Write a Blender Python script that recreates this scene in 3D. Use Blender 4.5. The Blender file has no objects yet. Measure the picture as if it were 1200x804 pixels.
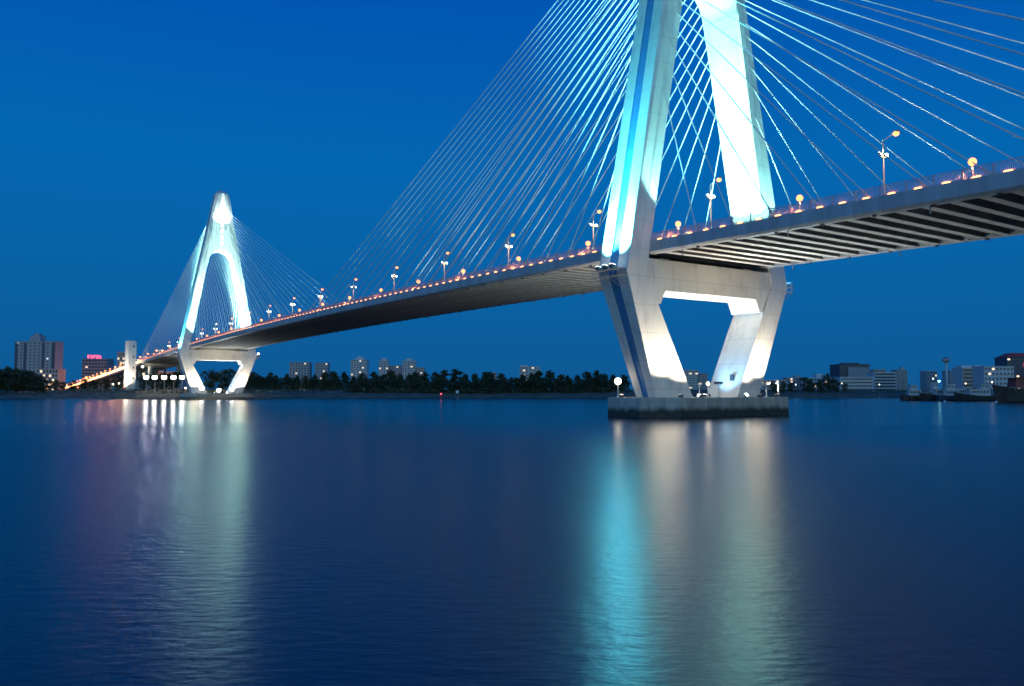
import bpy, math, random
from mathutils import Vector, Matrix
R = math.radians
sc = bpy.context.scene
COL = sc.collection

# ------------------------------------------------------------------ camera
# world frame: X runs along the bridge (towards the near bank), Y across it (away from the
# photographer), near tower at the origin, far tower at X = -340, water at Z = 0.
TH = 0.586
CAM = Vector((97.65, -103.83, 4.095))
cd = bpy.data.cameras.new("camera")
cam = bpy.data.objects.new("camera", cd)
COL.objects.link(cam)
cam.location = CAM
cam.rotation_euler = (R(90 + 3.482), 0, math.pi / 2 - TH)
cd.sensor_width = 36
cd.lens = 28.13
cd.clip_start = 0.5
cd.clip_end = 30000
sc.camera = cam

# ------------------------------------------------------------------ sky (blue hour, the sun has set)
w = bpy.data.worlds.new("World")
sc.world = w
w.use_nodes = True
nt = w.node_tree
for n in list(nt.nodes):
    nt.nodes.remove(n)
sky = nt.nodes.new("ShaderNodeTexSky")
sky.sky_type = 'NISHITA'
sky.sun_disc = False
sky.sun_elevation = R(-2.0)
sky.sun_rotation = R(124)
sky.dust_density = 0.3
sky.ozone_density = 1.2
tc = nt.nodes.new("ShaderNodeTexCoord")
sx = nt.nodes.new("ShaderNodeSeparateXYZ")
nt.links.new(tc.outputs["Generated"], sx.inputs[0])
rp = nt.nodes.new("ShaderNodeValToRGB")
els = rp.color_ramp.elements
SKY = [(0.0, (0.005, 0.096, 0.282)), (0.10, (0.003, 0.116, 0.350)), (0.27, (0.001, 0.134, 0.440)),
       (0.46, (0.0006, 0.090, 0.440)), (1.0, (0.0008, 0.062, 0.34))]
els[0].position, els[0].color = SKY[0][0], SKY[0][1] + (1,)
els[1].position, els[1].color = SKY[-1][0], SKY[-1][1] + (1,)
for p, c in SKY[1:-1]:
    e = els.new(p)
    e.color = c + (1,)
nt.links.new(sx.outputs["Z"], rp.inputs[0])
sk = nt.nodes.new("ShaderNodeMix")
sk.data_type = 'RGBA'
sk.blend_type = 'ADD'
# the afterglow stands over the western horizon, where the sun went down, behind the photographer
wd = nt.nodes.new("ShaderNodeVectorMath"); wd.operation = 'DOT_PRODUCT'
wd.inputs[1].default_value = (math.cos(TH), -math.sin(TH), 0)
nt.links.new(tc.outputs["Generated"], wd.inputs[0])
wr = nt.nodes.new("ShaderNodeMapRange"); wr.interpolation_type = 'SMOOTHERSTEP'
wr.inputs["From Min"].default_value = -0.15; wr.inputs["From Max"].default_value = 1.0
wr.inputs["To Max"].default_value = 1.0
nt.links.new(wd.outputs["Value"], wr.inputs["Value"])
nt.links.new(wr.outputs[0], sk.inputs[0])
nt.links.new(rp.outputs[0], sk.inputs[6])
wb = nt.nodes.new("ShaderNodeMix"); wb.data_type = 'RGBA'; wb.blend_type = 'MULTIPLY'; wb.inputs[0].default_value = 1.0
wb.inputs[7].default_value = (0.72, 1.50, 1.75, 1)      # the photograph's cool white balance
nt.links.new(sky.outputs[0], wb.inputs[6])
nt.links.new(wb.outputs[2], sk.inputs[7])
bg = nt.nodes.new("ShaderNodeBackground")
bg.inputs["Strength"].default_value = 1.0
wo = nt.nodes.new("ShaderNodeOutputWorld")
nt.links.new(sk.outputs[2], bg.inputs[0])
nt.links.new(bg.outputs[0], wo.inputs[0])

sc.view_settings.view_transform = 'Standard'
sc.view_settings.look = 'None'
sc.view_settings.gamma = 1
sc.view_settings.exposure = 0
sc.view_settings.use_curve_mapping = False
sc.cycles.use_denoising = True
sc.cycles.use_light_tree = True
sc.cycles.use_adaptive_sampling = False
sc.cycles.filter_width = 1.65
sc.cycles.max_bounces = 6
sc.cycles.diffuse_bounces = 3
sc.cycles.glossy_bounces = 3
sc.cycles.sample_clamp_indirect = 60.0
sc.cycles.sample_clamp_direct = 0.0

FW = Vector((-math.cos(TH), math.sin(TH), 0))
RT = Vector((math.sin(TH), math.cos(TH), 0))
def at(px, dist, z=0.0):
    """point on the site at a given bearing and distance from the survey point on the near bank"""
    p = CAM + FW * dist + RT * ((px - 600) / 937.685 * dist)
    return Vector((p.x, p.y, z))
def sz(px, dist):
    return px / 937.685 * dist
FACE = math.pi / 2 - TH      # turn that makes local -Y look at the near bank

# ------------------------------------------------------------------ materials
MATS = {}
def nodes_of(name):
    m = bpy.data.materials.new(name)
    m.use_nodes = True
    return m, m.node_tree, m.node_tree.nodes["Principled BSDF"]
def mat(name, col, rough=0.6, metal=0.0, var=0.12, scale=0.6, bump=0.0, streak=False, rgb2=None):
    if name in MATS:
        return MATS[name]
    m, t, b = nodes_of(name)
    b.inputs["Roughness"].default_value = rough
    b.inputs["Metallic"].default_value = metal
    co = t.nodes.new("ShaderNodeTexCoord")
    mp = t.nodes.new("ShaderNodeMapping")
    t.links.new(co.outputs["Object"], mp.inputs[0])
    if streak:
        mp.inputs["Scale"].default_value = (1.0, 1.0, 0.12)
    nz = t.nodes.new("ShaderNodeTexNoise")
    nz.inputs["Scale"].default_value = scale
    nz.inputs["Detail"].default_value = 6
    nz.inputs["Roughness"].default_value = 0.65
    t.links.new(mp.outputs[0], nz.inputs["Vector"])
    r = t.nodes.new("ShaderNodeValToRGB")
    r.color_ramp.elements[0].position = 0.3
    r.color_ramp.elements[1].position = 0.7
    lo = rgb2 if rgb2 else tuple(c * (1 - var * 2) for c in col)
    r.color_ramp.elements[0].color = lo + (1,)
    r.color_ramp.elements[1].color = tuple(min(1, c * (1 + var * .3)) for c in col) + (1,)
    t.links.new(nz.outputs[0], r.inputs[0])
    t.links.new(r.outputs[0], b.inputs["Base Color"])
    if bump:
        bp = t.nodes.new("ShaderNodeBump")
        bp.inputs["Strength"].default_value = bump
        bp.inputs["Distance"].default_value = 0.1
        t.links.new(nz.outputs[0], bp.inputs["Height"])
        t.links.new(bp.outputs[0], b.inputs["Normal"])
    MATS[name] = m
    return m
def glow(name, col, strength, sample=False):
    if name in MATS:
        return MATS[name]
    m, t, b = nodes_of(name)
    b.inputs["Base Color"].default_value = (0.3, 0.3, 0.3, 1)
    b.inputs["Emission Color"].default_value = col + (1,)
    b.inputs["Emission Strength"].default_value = strength
    m.cycles.emission_sampling = 'AUTO' if sample else 'NONE'
    MATS[name] = m
    return m

def concrete_formwork(name, col, lift):
    """painted concrete with faint horizontal pour joints, rain streaks and blotches"""
    m, t, b = nodes_of(name)
    b.inputs["Roughness"].default_value = 0.55
    co = t.nodes.new("ShaderNodeTexCoord")
    sep = t.nodes.new("ShaderNodeSeparateXYZ")
    t.links.new(co.outputs["Object"], sep.inputs[0])
    wv = t.nodes.new("ShaderNodeMath"); wv.operation = 'DIVIDE'; wv.inputs[1].default_value = lift
    t.links.new(sep.outputs["Z"], wv.inputs[0])
    fr = t.nodes.new("ShaderNodeMath"); fr.operation = 'FRACT'
    t.links.new(wv.outputs[0], fr.inputs[0])
    jr = t.nodes.new("ShaderNodeValToRGB")
    jr.color_ramp.elements[0].position = 0.0
    jr.color_ramp.elements[0].color = (.72, .72, .72, 1)
    jr.color_ramp.elements[1].position = 0.045
    jr.color_ramp.elements[1].color = (1, 1, 1, 1)
    t.links.new(fr.outputs[0], jr.inputs[0])
    mp = t.nodes.new("ShaderNodeMapping"); mp.inputs["Scale"].default_value = (1, 1, .1)
    t.links.new(co.outputs["Object"], mp.inputs[0])
    n1 = t.nodes.new("ShaderNodeTexNoise"); n1.inputs["Scale"].default_value = 0.9; n1.inputs["Detail"].default_value = 8
    t.links.new(mp.outputs[0], n1.inputs["Vector"])
    n2 = t.nodes.new("ShaderNodeTexNoise"); n2.inputs["Scale"].default_value = 0.25; n2.inputs["Detail"].default_value = 8
    t.links.new(co.outputs["Object"], n2.inputs["Vector"])
    mx = t.nodes.new("ShaderNodeMath"); mx.operation = 'ADD'
    t.links.new(n1.outputs[0], mx.inputs[0]); t.links.new(n2.outputs[0], mx.inputs[1])
    cr = t.nodes.new("ShaderNodeValToRGB")
    cr.color_ramp.elements[0].position = 0.70
    cr.color_ramp.elements[0].color = tuple(c * .78 for c in col) + (1,)
    cr.color_ramp.elements[1].position = 1.15
    cr.color_ramp.elements[1].color = col + (1,)
    t.links.new(mx.outputs[0], cr.inputs[0])
    mu = t.nodes.new("ShaderNodeMix"); mu.data_type = 'RGBA'; mu.blend_type = 'MULTIPLY'; mu.inputs[0].default_value = 0.85
    t.links.new(cr.outputs[0], mu.inputs[6]); t.links.new(jr.outputs[0], mu.inputs[7])
    t.links.new(mu.outputs[2], b.inputs["Base Color"])
    MATS[name] = m
    return m

concrete_formwork('tower_paint', (0.74, 0.72, 0.68), 4.5)
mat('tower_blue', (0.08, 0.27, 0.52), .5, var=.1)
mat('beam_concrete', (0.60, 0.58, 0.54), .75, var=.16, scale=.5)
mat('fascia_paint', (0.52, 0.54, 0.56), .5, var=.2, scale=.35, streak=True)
mat('beam_web_shade', (0.28, 0.275, 0.265), .85, var=.25, scale=.5)  # shade on the floor-beam sides put into a darker concrete colour
mat('soffit_shade', (0.07, 0.069, 0.067), .9, var=.2)  # shade of the recesses between floor beams put into the colour
mat('asphalt', (0.05, 0.05, 0.052), .85, var=.15, scale=3)
mat('rail_pink', (0.75, 0.44, 0.47), .4, var=.05)  # one pinkish tone over the whole railing
mat('cable_sheath', (0.78, 0.78, 0.77), .9, var=.05).node_tree.nodes['Principled BSDF'].inputs['Specular IOR Level'].default_value = 0.1
mat('steel_grey', (0.35, 0.36, 0.37), .45, .3, var=.08)
mat('steel_white', (0.72, 0.72, 0.70), .45, var=.08)
mat('steel_dark', (0.06, 0.065, 0.07), .5, var=.1)
mat('rubber', (0.02, 0.02, 0.02), .8, var=.05)
glow('lens_white', (0.88, 1.0, 0.98), 9)
glow('lens_big', (1.0, 0.97, 0.90), 14)
glow('lens_sodium', (1.0, 0.30, 0.075), 3.2)
glow('glow_orange', (1.0, 0.36, 0.10), 7.0, True)  # for the added kerb strips, sampled so that they light the railing
glow('lens_orange_far', (1.0, 0.36, 0.10), 14)
glow('lens_warm', (1.0, 0.80, 0.52), 9)
glow('lens_dim', (1.0, 0.85, 0.62), 1.2)
glow('lens_red', (1.0, 0.05, 0.10), 5)
glow('lens_green', (0.35, 1.0, 0.75), 14)
glow('window_lit', (1.0, 0.72, 0.42), 1.6)
glow('window_pale', (0.75, 0.9, 1.0), 1.6)

# ------------------------------------------------------------------ mesh helpers
class MB:
    def __init__(s):
        s.v = []; s.f = []; s.m = []
    def quad(s, a, b, c, d, mi=0):
        n = len(s.v); s.v += [a, b, c, d]; s.f.append((n, n + 1, n + 2, n + 3)); s.m.append(mi)
    def box(s, c, d, rz=0.0, mi=0, taper=1.0):
        n = len(s.v); hx, hy, hz = d[0] / 2, d[1] / 2, d[2] / 2
        cs, sn = math.cos(rz), math.sin(rz)
        for z in (-hz, hz):
            k = taper if z > 0 else 1.0
            for x, y in ((-hx, -hy), (hx, -hy), (hx, hy), (-hx, hy)):
                x *= k; y *= k
                s.v.append((c[0] + x * cs - y * sn, c[1] + x * sn + y * cs, c[2] + z))
        for f in ((3, 2, 1, 0), (4, 5, 6, 7), (0, 1, 5, 4), (1, 2, 6, 5), (2, 3, 7, 6), (3, 0, 4, 7)):
            s.f.append(tuple(n + i for i in f)); s.m.append(mi)
        return s
    def loft(s, rings, cap=True, mi=0, mis=None):
        """rings: list of equal-length closed loops (counter-clockwise seen from the end of the loft)"""
        n = len(s.v); k = len(rings[0])
        for r in rings:
            s.v += [tuple(p) for p in r]
        for i in range(len(rings) - 1):
            for j in range(k):
                a = n + i * k + j; b = n + i * k + (j + 1) % k
                s.f.append((a, b, b + k, a + k)); s.m.append(mis[j] if mis else mi)
        if cap:
            s.f.append(tuple(n + j for j in reversed(range(k)))); s.m.append(mi)
            s.f.append(tuple(n + (len(rings) - 1) * k + j for j in range(k))); s.m.append(mi)
        return s
    def tube(s, a, b, r0, r1=None, k=8, mi=0, cap=True):
        a = Vector(a); b = Vector(b); r1 = r0 if r1 is None else r1
        d = (b - a).normalized()
        x = d.orthogonal().normalized(); y = d.cross(x)
        rings = []
        for p, r in ((a, r0), (b, r1)):
            rings.append([p + (x * math.cos(2 * math.pi * i / k) + y * math.sin(2 * math.pi * i / k)) * r for i in range(k)])
        return s.loft(rings, cap, mi)
    def ball(s, c, r, k=8, rows=5, mi=0, sq=1.0):
        rings = []
        for i in range(rows + 1):
            a = math.pi * (i + .02) / (rows + .04) - math.pi / 2
            rings.append([(c[0] + r * math.cos(a) * math.cos(2 * math.pi * j / k), c[1] + r * math.cos(a) * math.sin(2 * math.pi * j / k), c[2] + r * sq * math.sin(a)) for j in range(k)])
        return s.loft(rings, True, mi)
    def mesh(s, name, mats, smooth=False):
        me = bpy.data.meshes.new(name)
        me.from_pydata([tuple(p) for p in s.v], [], s.f)
        for m in (mats if isinstance(mats, (list, tuple)) else [mats]):
            me.materials.append(MATS[m])
        if any(s.m):
            me.polygons.foreach_set("material_index", s.m)
        if smooth:
            me.polygons.foreach_set("use_smooth", [True] * len(me.polygons))
        me.update()
        return me
    def build(s, name, mats, parent=None, smooth=False, loc=None):
        return put(name, s.mesh(name, mats, smooth), parent, loc)
def put(name, me, parent=None, loc=None, rz=0.0, scale=None):
    o = bpy.data.objects.new(name, me)
    COL.objects.link(o)
    if loc is not None: o.location = loc
    if rz: o.rotation_euler.z = rz
    if scale is not None: o.scale = scale
    if parent: o.parent = parent
    return o
def tag(o, label=None, cat=None, group=None, kind=None):
    if label: o["label"] = label
    if cat: o["category"] = cat
    if group: o["group"] = group
    if kind: o["kind"] = kind
    return o
def thing(name, label, cat, loc=(0, 0, 0), rz=0.0, group=None):
    return tag(put(name, None, None, loc, rz), label, cat, group)
def copy_tree(o, parent=None):
    c = o.copy(); COL.objects.link(c); c.parent = parent
    for ch in list(o.children):
        copy_tree(ch, c)
    return c
def spot(name, parent, loc, aim, power, col, angle=60, blend=0.5, radius=0.15):
    """a lamp's beam, in the parent's frame"""
    l = bpy.data.lights.new(name, 'SPOT')
    l.energy = power; l.color = col; l.spot_size = R(angle); l.spot_blend = blend; l.shadow_soft_size = radius
    o = bpy.data.objects.new(name, l); COL.objects.link(o)
    o.parent = parent; o.location = loc
    o.rotation_euler = (Vector(aim) - Vector(loc)).to_track_quat('-Z', 'Y').to_euler()
    return o
def bulb(name, parent, loc, power, col, radius=0.2):
    l = bpy.data.lights.new(name, 'POINT')
    l.energy = power; l.color = col; l.shadow_soft_size = radius
    o = bpy.data.objects.new(name, l); COL.objects.link(o)
    o.parent = parent; o.location = loc
    return o
CYAN = (0.06, 0.80, 1.0); GREENISH = (0.34, 1.0, 0.90); SODIUM = (1.0, 0.46, 0.18); WARM = (1.0, 0.88, 0.68); ICE = (0.20, 0.56, 1.0)

# ------------------------------------------------------------------ water
def water_material():
    m, t, b = nodes_of('river_water')
    b.inputs["Base Color"].default_value = (0.0006, 0.013, 0.036, 1)
    b.inputs["IOR"].default_value = 1.333
    b.inputs["Specular Tint"].default_value = (0.70, 0.97, 1.0, 1)  # teal cast of the reflections tinted into the water surface
    g = t.nodes.new("ShaderNodeNewGeometry")
    dt = t.nodes.new("ShaderNodeVectorMath"); dt.operation = 'DOT_PRODUCT'
    dt.inputs[1].default_value = tuple(FW)
    t.links.new(g.outputs["Position"], dt.inputs[0])
    off = t.nodes.new("ShaderNodeMath"); off.operation = 'SUBTRACT'; off.inputs[1].default_value = CAM.dot(FW)
    t.links.new(dt.outputs["Value"], off.inputs[0])
    # slicks and wind lanes lie in long bands parallel to the banks
    mp = t.nodes.new("ShaderNodeMapping"); mp.inputs["Scale"].default_value = (0.004, 0.03, 1)
    tr = t.nodes.new("ShaderNodeMapping"); tr.inputs["Rotation"].default_value = (0, 0, -FACE)
    t.links.new(g.outputs["Position"], tr.inputs[0])
    t.links.new(tr.outputs[0], mp.inputs[0])
    nb = t.nodes.new("ShaderNodeTexNoise"); nb.inputs["Scale"].default_value = 1.0; nb.inputs["Detail"].default_value = 3
    t.links.new(mp.outputs[0], nb.inputs["Vector"])
    nm = t.nodes.new("ShaderNodeMath"); nm.operation = 'MULTIPLY_ADD'; nm.inputs[1].default_value = 130; nm.inputs[2].default_value = -65
    t.links.new(nb.outputs[0], nm.inputs[0])
    ad = t.nodes.new("ShaderNodeMath"); ad.operation = 'ADD'
    t.links.new(off.outputs[0], ad.inputs[0]); t.links.new(nm.outputs[0], ad.inputs[1])
    rr = t.nodes.new("ShaderNodeMapRange"); rr.interpolation_type = 'SMOOTHERSTEP'
    rr.inputs["From Min"].default_value = 34; rr.inputs["From Max"].default_value = 125
    rr.inputs["To Min"].default_value = 0.25; rr.inputs["To Max"].default_value = 0.16
    t.links.new(ad.outputs[0], rr.inputs["Value"])
    t.links.new(rr.outputs[0], b.inputs["Roughness"])
    # ripples
    m2 = t.nodes.new("ShaderNodeMapping"); m2.inputs["Scale"].default_value = (0.45, 1.0, 1)
    t.links.new(tr.outputs[0], m2.inputs[0])
    n1 = t.nodes.new("ShaderNodeTexNoise"); n1.inputs["Scale"].default_value = 3.2; n1.inputs["Detail"].default_value = 5; n1.inputs["Roughness"].default_value = .6
    t.links.new(m2.outputs[0], n1.inputs["Vector"])
    b1 = t.nodes.new("ShaderNodeBump"); b1.inputs["Strength"].default_value = 0.45; b1.inputs["Distance"].default_value = 0.05
    t.links.new(n1.outputs[0], b1.inputs["Height"])
    t.links.new(b1.outputs[0], b.inputs["Normal"])
    MATS['river_water'] = m
water_material()
mb = MB()
mb.quad((-6000, -5000, 0), (3000, -5000, 0), (3000, 5000, 0), (-6000, 5000, 0))
tag(mb.build('river', 'river_water'), kind='structure')
# ------------------------------------------------------------------ bridge geometry
ZC, ZK, ZT = 3.154, 23.14, 110.13
HALF = 14.42                 # half width of the deck
def lerp(a, b, t): return a + (b - a) * t
def v_out(z):
    return lerp(12.615, 19.59, (z - ZC) / (ZK - ZC)) if z < ZK else lerp(19.59, 3.056, (z - ZK) / (ZT - ZK))
def u_out(z):
    return lerp(2.27, 3.50, (z - ZC) / (ZK - ZC)) if z < ZK else lerp(3.50, 2.885, (z - ZK) / (ZT - ZK))
def v_in(z):
    return lerp(5.40, 15.335, (z - ZC) / (ZK - ZC) ) if z < ZK else max(0.25, lerp(15.335, -0.56, (z - ZK) / (ZT - ZK)))
def u_in(z):
    return lerp(3.56, 3.42, (z - ZC) / (ZK - ZC)) if z < ZK else lerp(3.42, 4.574, (z - ZK) / (ZT - ZK))
def deck_z(x):
    """top of the edge beam along the bridge: a long crest over the main span, then a steady fall"""
    s = abs(x + 170.0)
    if s <= 317: return 28.457 + 1.5 * (1 - (s / 170) ** 2)
    z0 = 28.457 + 1.5 * (1 - (317 / 170) ** 2)
    return max(5.2, z0 - 0.0329 * (s - 317) + 0.0000085 * (s - 317) ** 2)
FASC = 2.03

def leg_ring(sd, z):
    """cross-section of a tower leg: trapezoid with a recessed strip down the outer face"""
    uo, ui, vo, vi = u_out(z), u_in(z), v_out(z), v_in(z)
    g = 0.29 * uo; dp = 0.32
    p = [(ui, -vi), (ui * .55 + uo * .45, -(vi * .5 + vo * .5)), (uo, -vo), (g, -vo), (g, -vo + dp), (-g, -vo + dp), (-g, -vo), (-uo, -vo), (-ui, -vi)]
    if sd > 0:
        p = [(u, -v) for u, v in reversed(p)]
    if z >= ZT - .01: p = [(u * .72, v * .80) for u, v in p]      # the head is bevelled in at the very top
    return [(u, v, z) for u, v in p]
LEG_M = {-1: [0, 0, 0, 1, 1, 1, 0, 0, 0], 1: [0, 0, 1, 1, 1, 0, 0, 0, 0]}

def leg_part(sd, zs):
    m = MB()
    rings = [leg_ring(sd, z) for z in zs]
    # loops above run clockwise seen from the top for sd=-1; flip so that faces look outwards
    rings = [list(reversed(r)) for r in rings]
    mm = LEG_M[sd]
    k = 9
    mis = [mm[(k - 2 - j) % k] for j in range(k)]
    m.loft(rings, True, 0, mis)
    return m

def make_tower():
    t = thing('bridge_tower', '', 'bridge tower')
    for sd in (-1, 1):
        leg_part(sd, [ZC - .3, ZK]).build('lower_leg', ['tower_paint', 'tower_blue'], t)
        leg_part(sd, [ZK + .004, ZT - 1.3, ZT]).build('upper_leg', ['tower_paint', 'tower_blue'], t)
    # cross beam with haunches, set a little behind the legs' faces
    m = MB()
    hb = 3.22
    prof = [(-15.2, 25.6), (-15.2, 18.0), (-12.15, 18.35), (-11.1, 20.55), (11.1, 20.55), (12.15, 18.35), (15.2, 18.0), (15.2, 25.6)]
    m.loft([[(hb, v, z) for v, z in prof], [(-hb, v, z) for v, z in prof]])
    m.build('cross_beam', 'tower_paint', t)
    # head over the arched opening
    zs0, arch = 71.5, 7.1
    va0 = v_in(zs0)
    n = 16
    left = []
    for i in range(n + 1):
        a = math.pi / 2 * i / n
        left.append((va0 * math.cos(a) + .0, zs0 + arch * math.sin(a)))
    m = MB()
    for sd in (-1, 1):
        for i in range(n):
            (a0, z0), (a1, z1) = left[i], left[i + 1]
            o0, o1 = v_in(z0) + .5, v_in(z1) + .5
            h0, h1 = u_in(z0) - .12, u_in(z1) - .12
            for fs in (1, -1):
                q = [(fs * h0, sd * a0, z0), (fs * h0, sd * o0, z0), (fs * h1, sd * o1, z1), (fs * h1, sd * a1, z1)]
                m.quad(*(q if fs * sd > 0 else q[::-1]))
            q = [(h0, sd * a0, z0), (h1, sd * a1, z1), (-h1, sd * a1, z1), (-h0, sd * a0, z0)]
            m.quad(*(q if sd > 0 else q[::-1]))
    m.build('arch', 'tower_paint', t)
    m = MB()
    rings = []
    zz = zs0 + arch
    for z in (zz, 94.0, ZT - 1.3, ZT - .02):
        h, v = u_in(z) - .12, v_in(z) + .5
        if z > ZT - 1: h, v = h * .72, v * .8
        rings.append([(h, -v, z), (h, v, z), (-h, v, z), (-h, -v, z)])
    m.loft(rings)
    m.build('head_panel', 'tower_paint', t)
    m = MB()
    m.box((0, 0, ZT + .2), (5.6, 4.4, .4), taper=.9)
    m.build('roof_slab', 'beam_concrete', t)
    m = MB()
    m.tube((0, 0, ZT + .5), (0, 0, ZT + 4.2), .09, .03)
    m.build('lightning_rod', 'steel_grey', t)
    wm = MB().box((0, 0, 0), (.12, .9, 1.7)).mesh('portlight', 'lens_white')
    for z in (82.5, 85.7, 88.9, 92.1):
        for fs in (1, -1):
            put('portlight', wm, t, (fs * (u_in(z) - .05), 0, z))
    # bearings between the beam and the deck
    bm = MB().box((0, 0, 0), (1.6, 2.0, .5)).mesh('bearing', 'beam_concrete')
    for v in (-10.2, 10.2):
        for u in (-1.2, 1.4):
            put('bearing', bm, t, (u, v, 25.85))
    # access door low on the inner face of the far leg
    m = MB().box((1.2, v_in(6.2) - .02, 6.2), (.95, .16, 1.9)); m.box((1.2, v_in(6.2) - .10, 5.2), (1.3, .5, .08))
    m.build('access_door', 'steel_dark', t)
    # service frames bolted round the knees
    for sd in (-1, 1):
        m = MB()
        for z in (22.4, 23.5):
            for k in range(7):
                u = -3.3 + k * 1.1
                m.tube((u, sd * 19.3, z), (u, sd * 21.4, z), .045, k=5)
            m.tube((-3.3, sd * 21.4, z), (3.3, sd * 21.4, z), .05, k=5)
        for k in range(7):
            u = -3.3 + k * 1.1
            m.tube((u, sd * 21.4, 22.4), (u, sd * 21.4, 24.4), .045, k=5)
            m.tube((u, sd * 19.2, 21.0), (u, sd * 21.4, 22.4), .045, k=5)
        m.tube((-3.3, sd * 21.4, 24.4), (3.3, sd * 21.4, 24.4), .05, k=5)
        m.box((0, sd * 20.5, 23.56), (6.6, 1.6, .06))
        m.build('service_platform', 'steel_grey', t)
    # pile cap in the water: dark tidal band below, weathered concrete above
    hv, hu, ch = 17.5, 8.3, 4.5
    def capring(z, g=0.0):
        a, b = hu + g, hv + g
        return [(a - ch, -b, z), (a, -b + ch, z), (a, b - ch, z), (a - ch, b, z), (-a + ch, b, z), (-a, b - ch, z), (-a, -b + ch, z), (-a + ch, -b, z)]
    MB().loft([capring(.3, .0), capring(3.154, .0)]).build('pile_cap', 'cap_concrete', t)
    MB().loft([capring(-3, .04), capring(.62, .04)]).build('tidal_band', 'cap_wet', t)
    return t
mat('cap_concrete', (0.56, 0.51, 0.44), .8, var=.2, scale=.9, streak=True, bump=.4)
def tide_stain(m):
    # weed and silt climb unevenly above the waterline
    t = m.node_tree; b = t.nodes['Principled BSDF']
    src = b.inputs['Base Color'].links[0].from_socket
    co = t.nodes.new('ShaderNodeTexCoord'); sp = t.nodes.new('ShaderNodeSeparateXYZ')
    t.links.new(co.outputs['Object'], sp.inputs[0])
    mp = t.nodes.new('ShaderNodeMapping'); mp.inputs['Scale'].default_value = (.7, .7, .25)
    t.links.new(co.outputs['Object'], mp.inputs[0])
    nz = t.nodes.new('ShaderNodeTexNoise'); nz.inputs['Scale'].default_value = 1.0; nz.inputs['Detail'].default_value = 7
    t.links.new(mp.outputs[0], nz.inputs['Vector'])
    ad = t.nodes.new('ShaderNodeMath'); ad.operation = 'MULTIPLY_ADD'; ad.inputs[1].default_value = -1.6
    t.links.new(nz.outputs[0], ad.inputs[0]); t.links.new(sp.outputs['Z'], ad.inputs[2])
    rg_ = t.nodes.new('ShaderNodeMapRange'); rg_.inputs['From Min'].default_value = .25; rg_.inputs['From Max'].default_value = 1.05
    t.links.new(ad.outputs[0], rg_.inputs['Value'])
    mx = t.nodes.new('ShaderNodeMix'); mx.data_type = 'RGBA'
    mx.inputs[6].default_value = (.055, .055, .04, 1)
    t.links.new(rg_.outputs[0], mx.inputs[0]); t.links.new(src, mx.inputs[7])
    t.links.new(mx.outputs[2], b.inputs['Base Color'])
tide_stain(MATS['cap_concrete'])
mat('cap_wet', (0.06, 0.055, 0.045), .6, var=.3, scale=1.2, bump=.4)

NCAB = 22
def cable_ends():
    out = []
    for k in range(NCAB):
        x = 12.9 + 7.2 * k
        zt = 60.0 + 40.0 * (k / (NCAB - 1)) ** .8
        out.append((x, zt))
    return out
def add_cables(t, x0):
    for sx in (1, -1):
        for sv in (-1, 1):
            for k, (x, zt) in enumerate(cable_ends()):
                X = x0 + sx * x
                vm = (v_out(zt) * .55 + v_in(zt) * .45)
                a = Vector((x0 + sx * 1.5, sv * vm, zt))
                b = Vector((X, sv * (HALF - .75), deck_z(X) - .4))
                d = (b - a).normalized()
                m = MB()
                m.tube(a, b, .085, k=8, cap=False)
                c = b - d * 2.6
                m.tube(b, c, .17, k=6)
                o = m.build('stay_cable', 'cable_sheath', t, smooth=True)
                o.location = (-x0, 0, 0)

near = make_tower()
near["label"] = 'floodlit white A-shaped bridge tower standing on a concrete pile cap out in the water'
far = copy_tree(near)
far["label"] = 'complete white A-shaped tower with arched opening, on the far wooded bank'
far.location = (-340, 0, 0)
for o in (near, far): o["group"] = 'towers of the cable-stayed bridge'
add_cables(near, 0.0)
add_cables(far, -340.0)

# ------------------------------------------------------------------ deck
deck = thing('bridge_deck', 'long gently arched concrete bridge deck hung from the white cables', 'bridge deck')
X0, X1, ST = -487.0, 170.0, 6.5
xs = []
x = X0
while x < X1 + .01:
    xs.append(x); x += ST
def strip(ring_fn, a=None, b=None):
    m = MB()
    m.loft([ring_fn(x) for x in (xs if a is None else [x for x in xs if a <= x <= b])])
    return m
def rect(x, v0, v1, z0, z1):
    return [(x, v0, z0), (x, v1, z0), (x, v1, z1), (x, v0, z1)][::-1]
strip(lambda x: rect(x, -HALF + .9, HALF - .9, deck_z(x) - .55, deck_z(x) - .2)).build('deck_slab', ['asphalt'], deck)
strip(lambda x: rect(x, -HALF + 1.35, HALF - 1.35, deck_z(x) - .75, deck_z(x) - .552)).build('slab_soffit', 'soffit_shade', deck)
# edge beams cast in lengths of 19.5 m with open joints between them
for sd in (-1, 1):
    i = 0
    while i < len(xs) - 1:
        seg = xs[i:i + 4]
        m = MB()
        rings = []
        for j, x in enumerate(seg):
            xx = x + (.03 if j == 0 else -.03 if j == len(seg) - 1 else 0)
            z = deck_z(x)
            pr = [(HALF, z), (HALF, z - 1.72), (HALF - .35, z - FASC), (HALF - 1.3, z - FASC), (HALF - 1.5, z - .5), (HALF - .9, z)]
            if sd > 0: rings.append([(xx, v, zz) for v, zz in pr])
            else: rings.append([(xx, -v, zz) for v, zz in pr][::-1])
        m.loft(rings)
        m.build('edge_beam', 'fascia_paint', deck)
        i += 3
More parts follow.
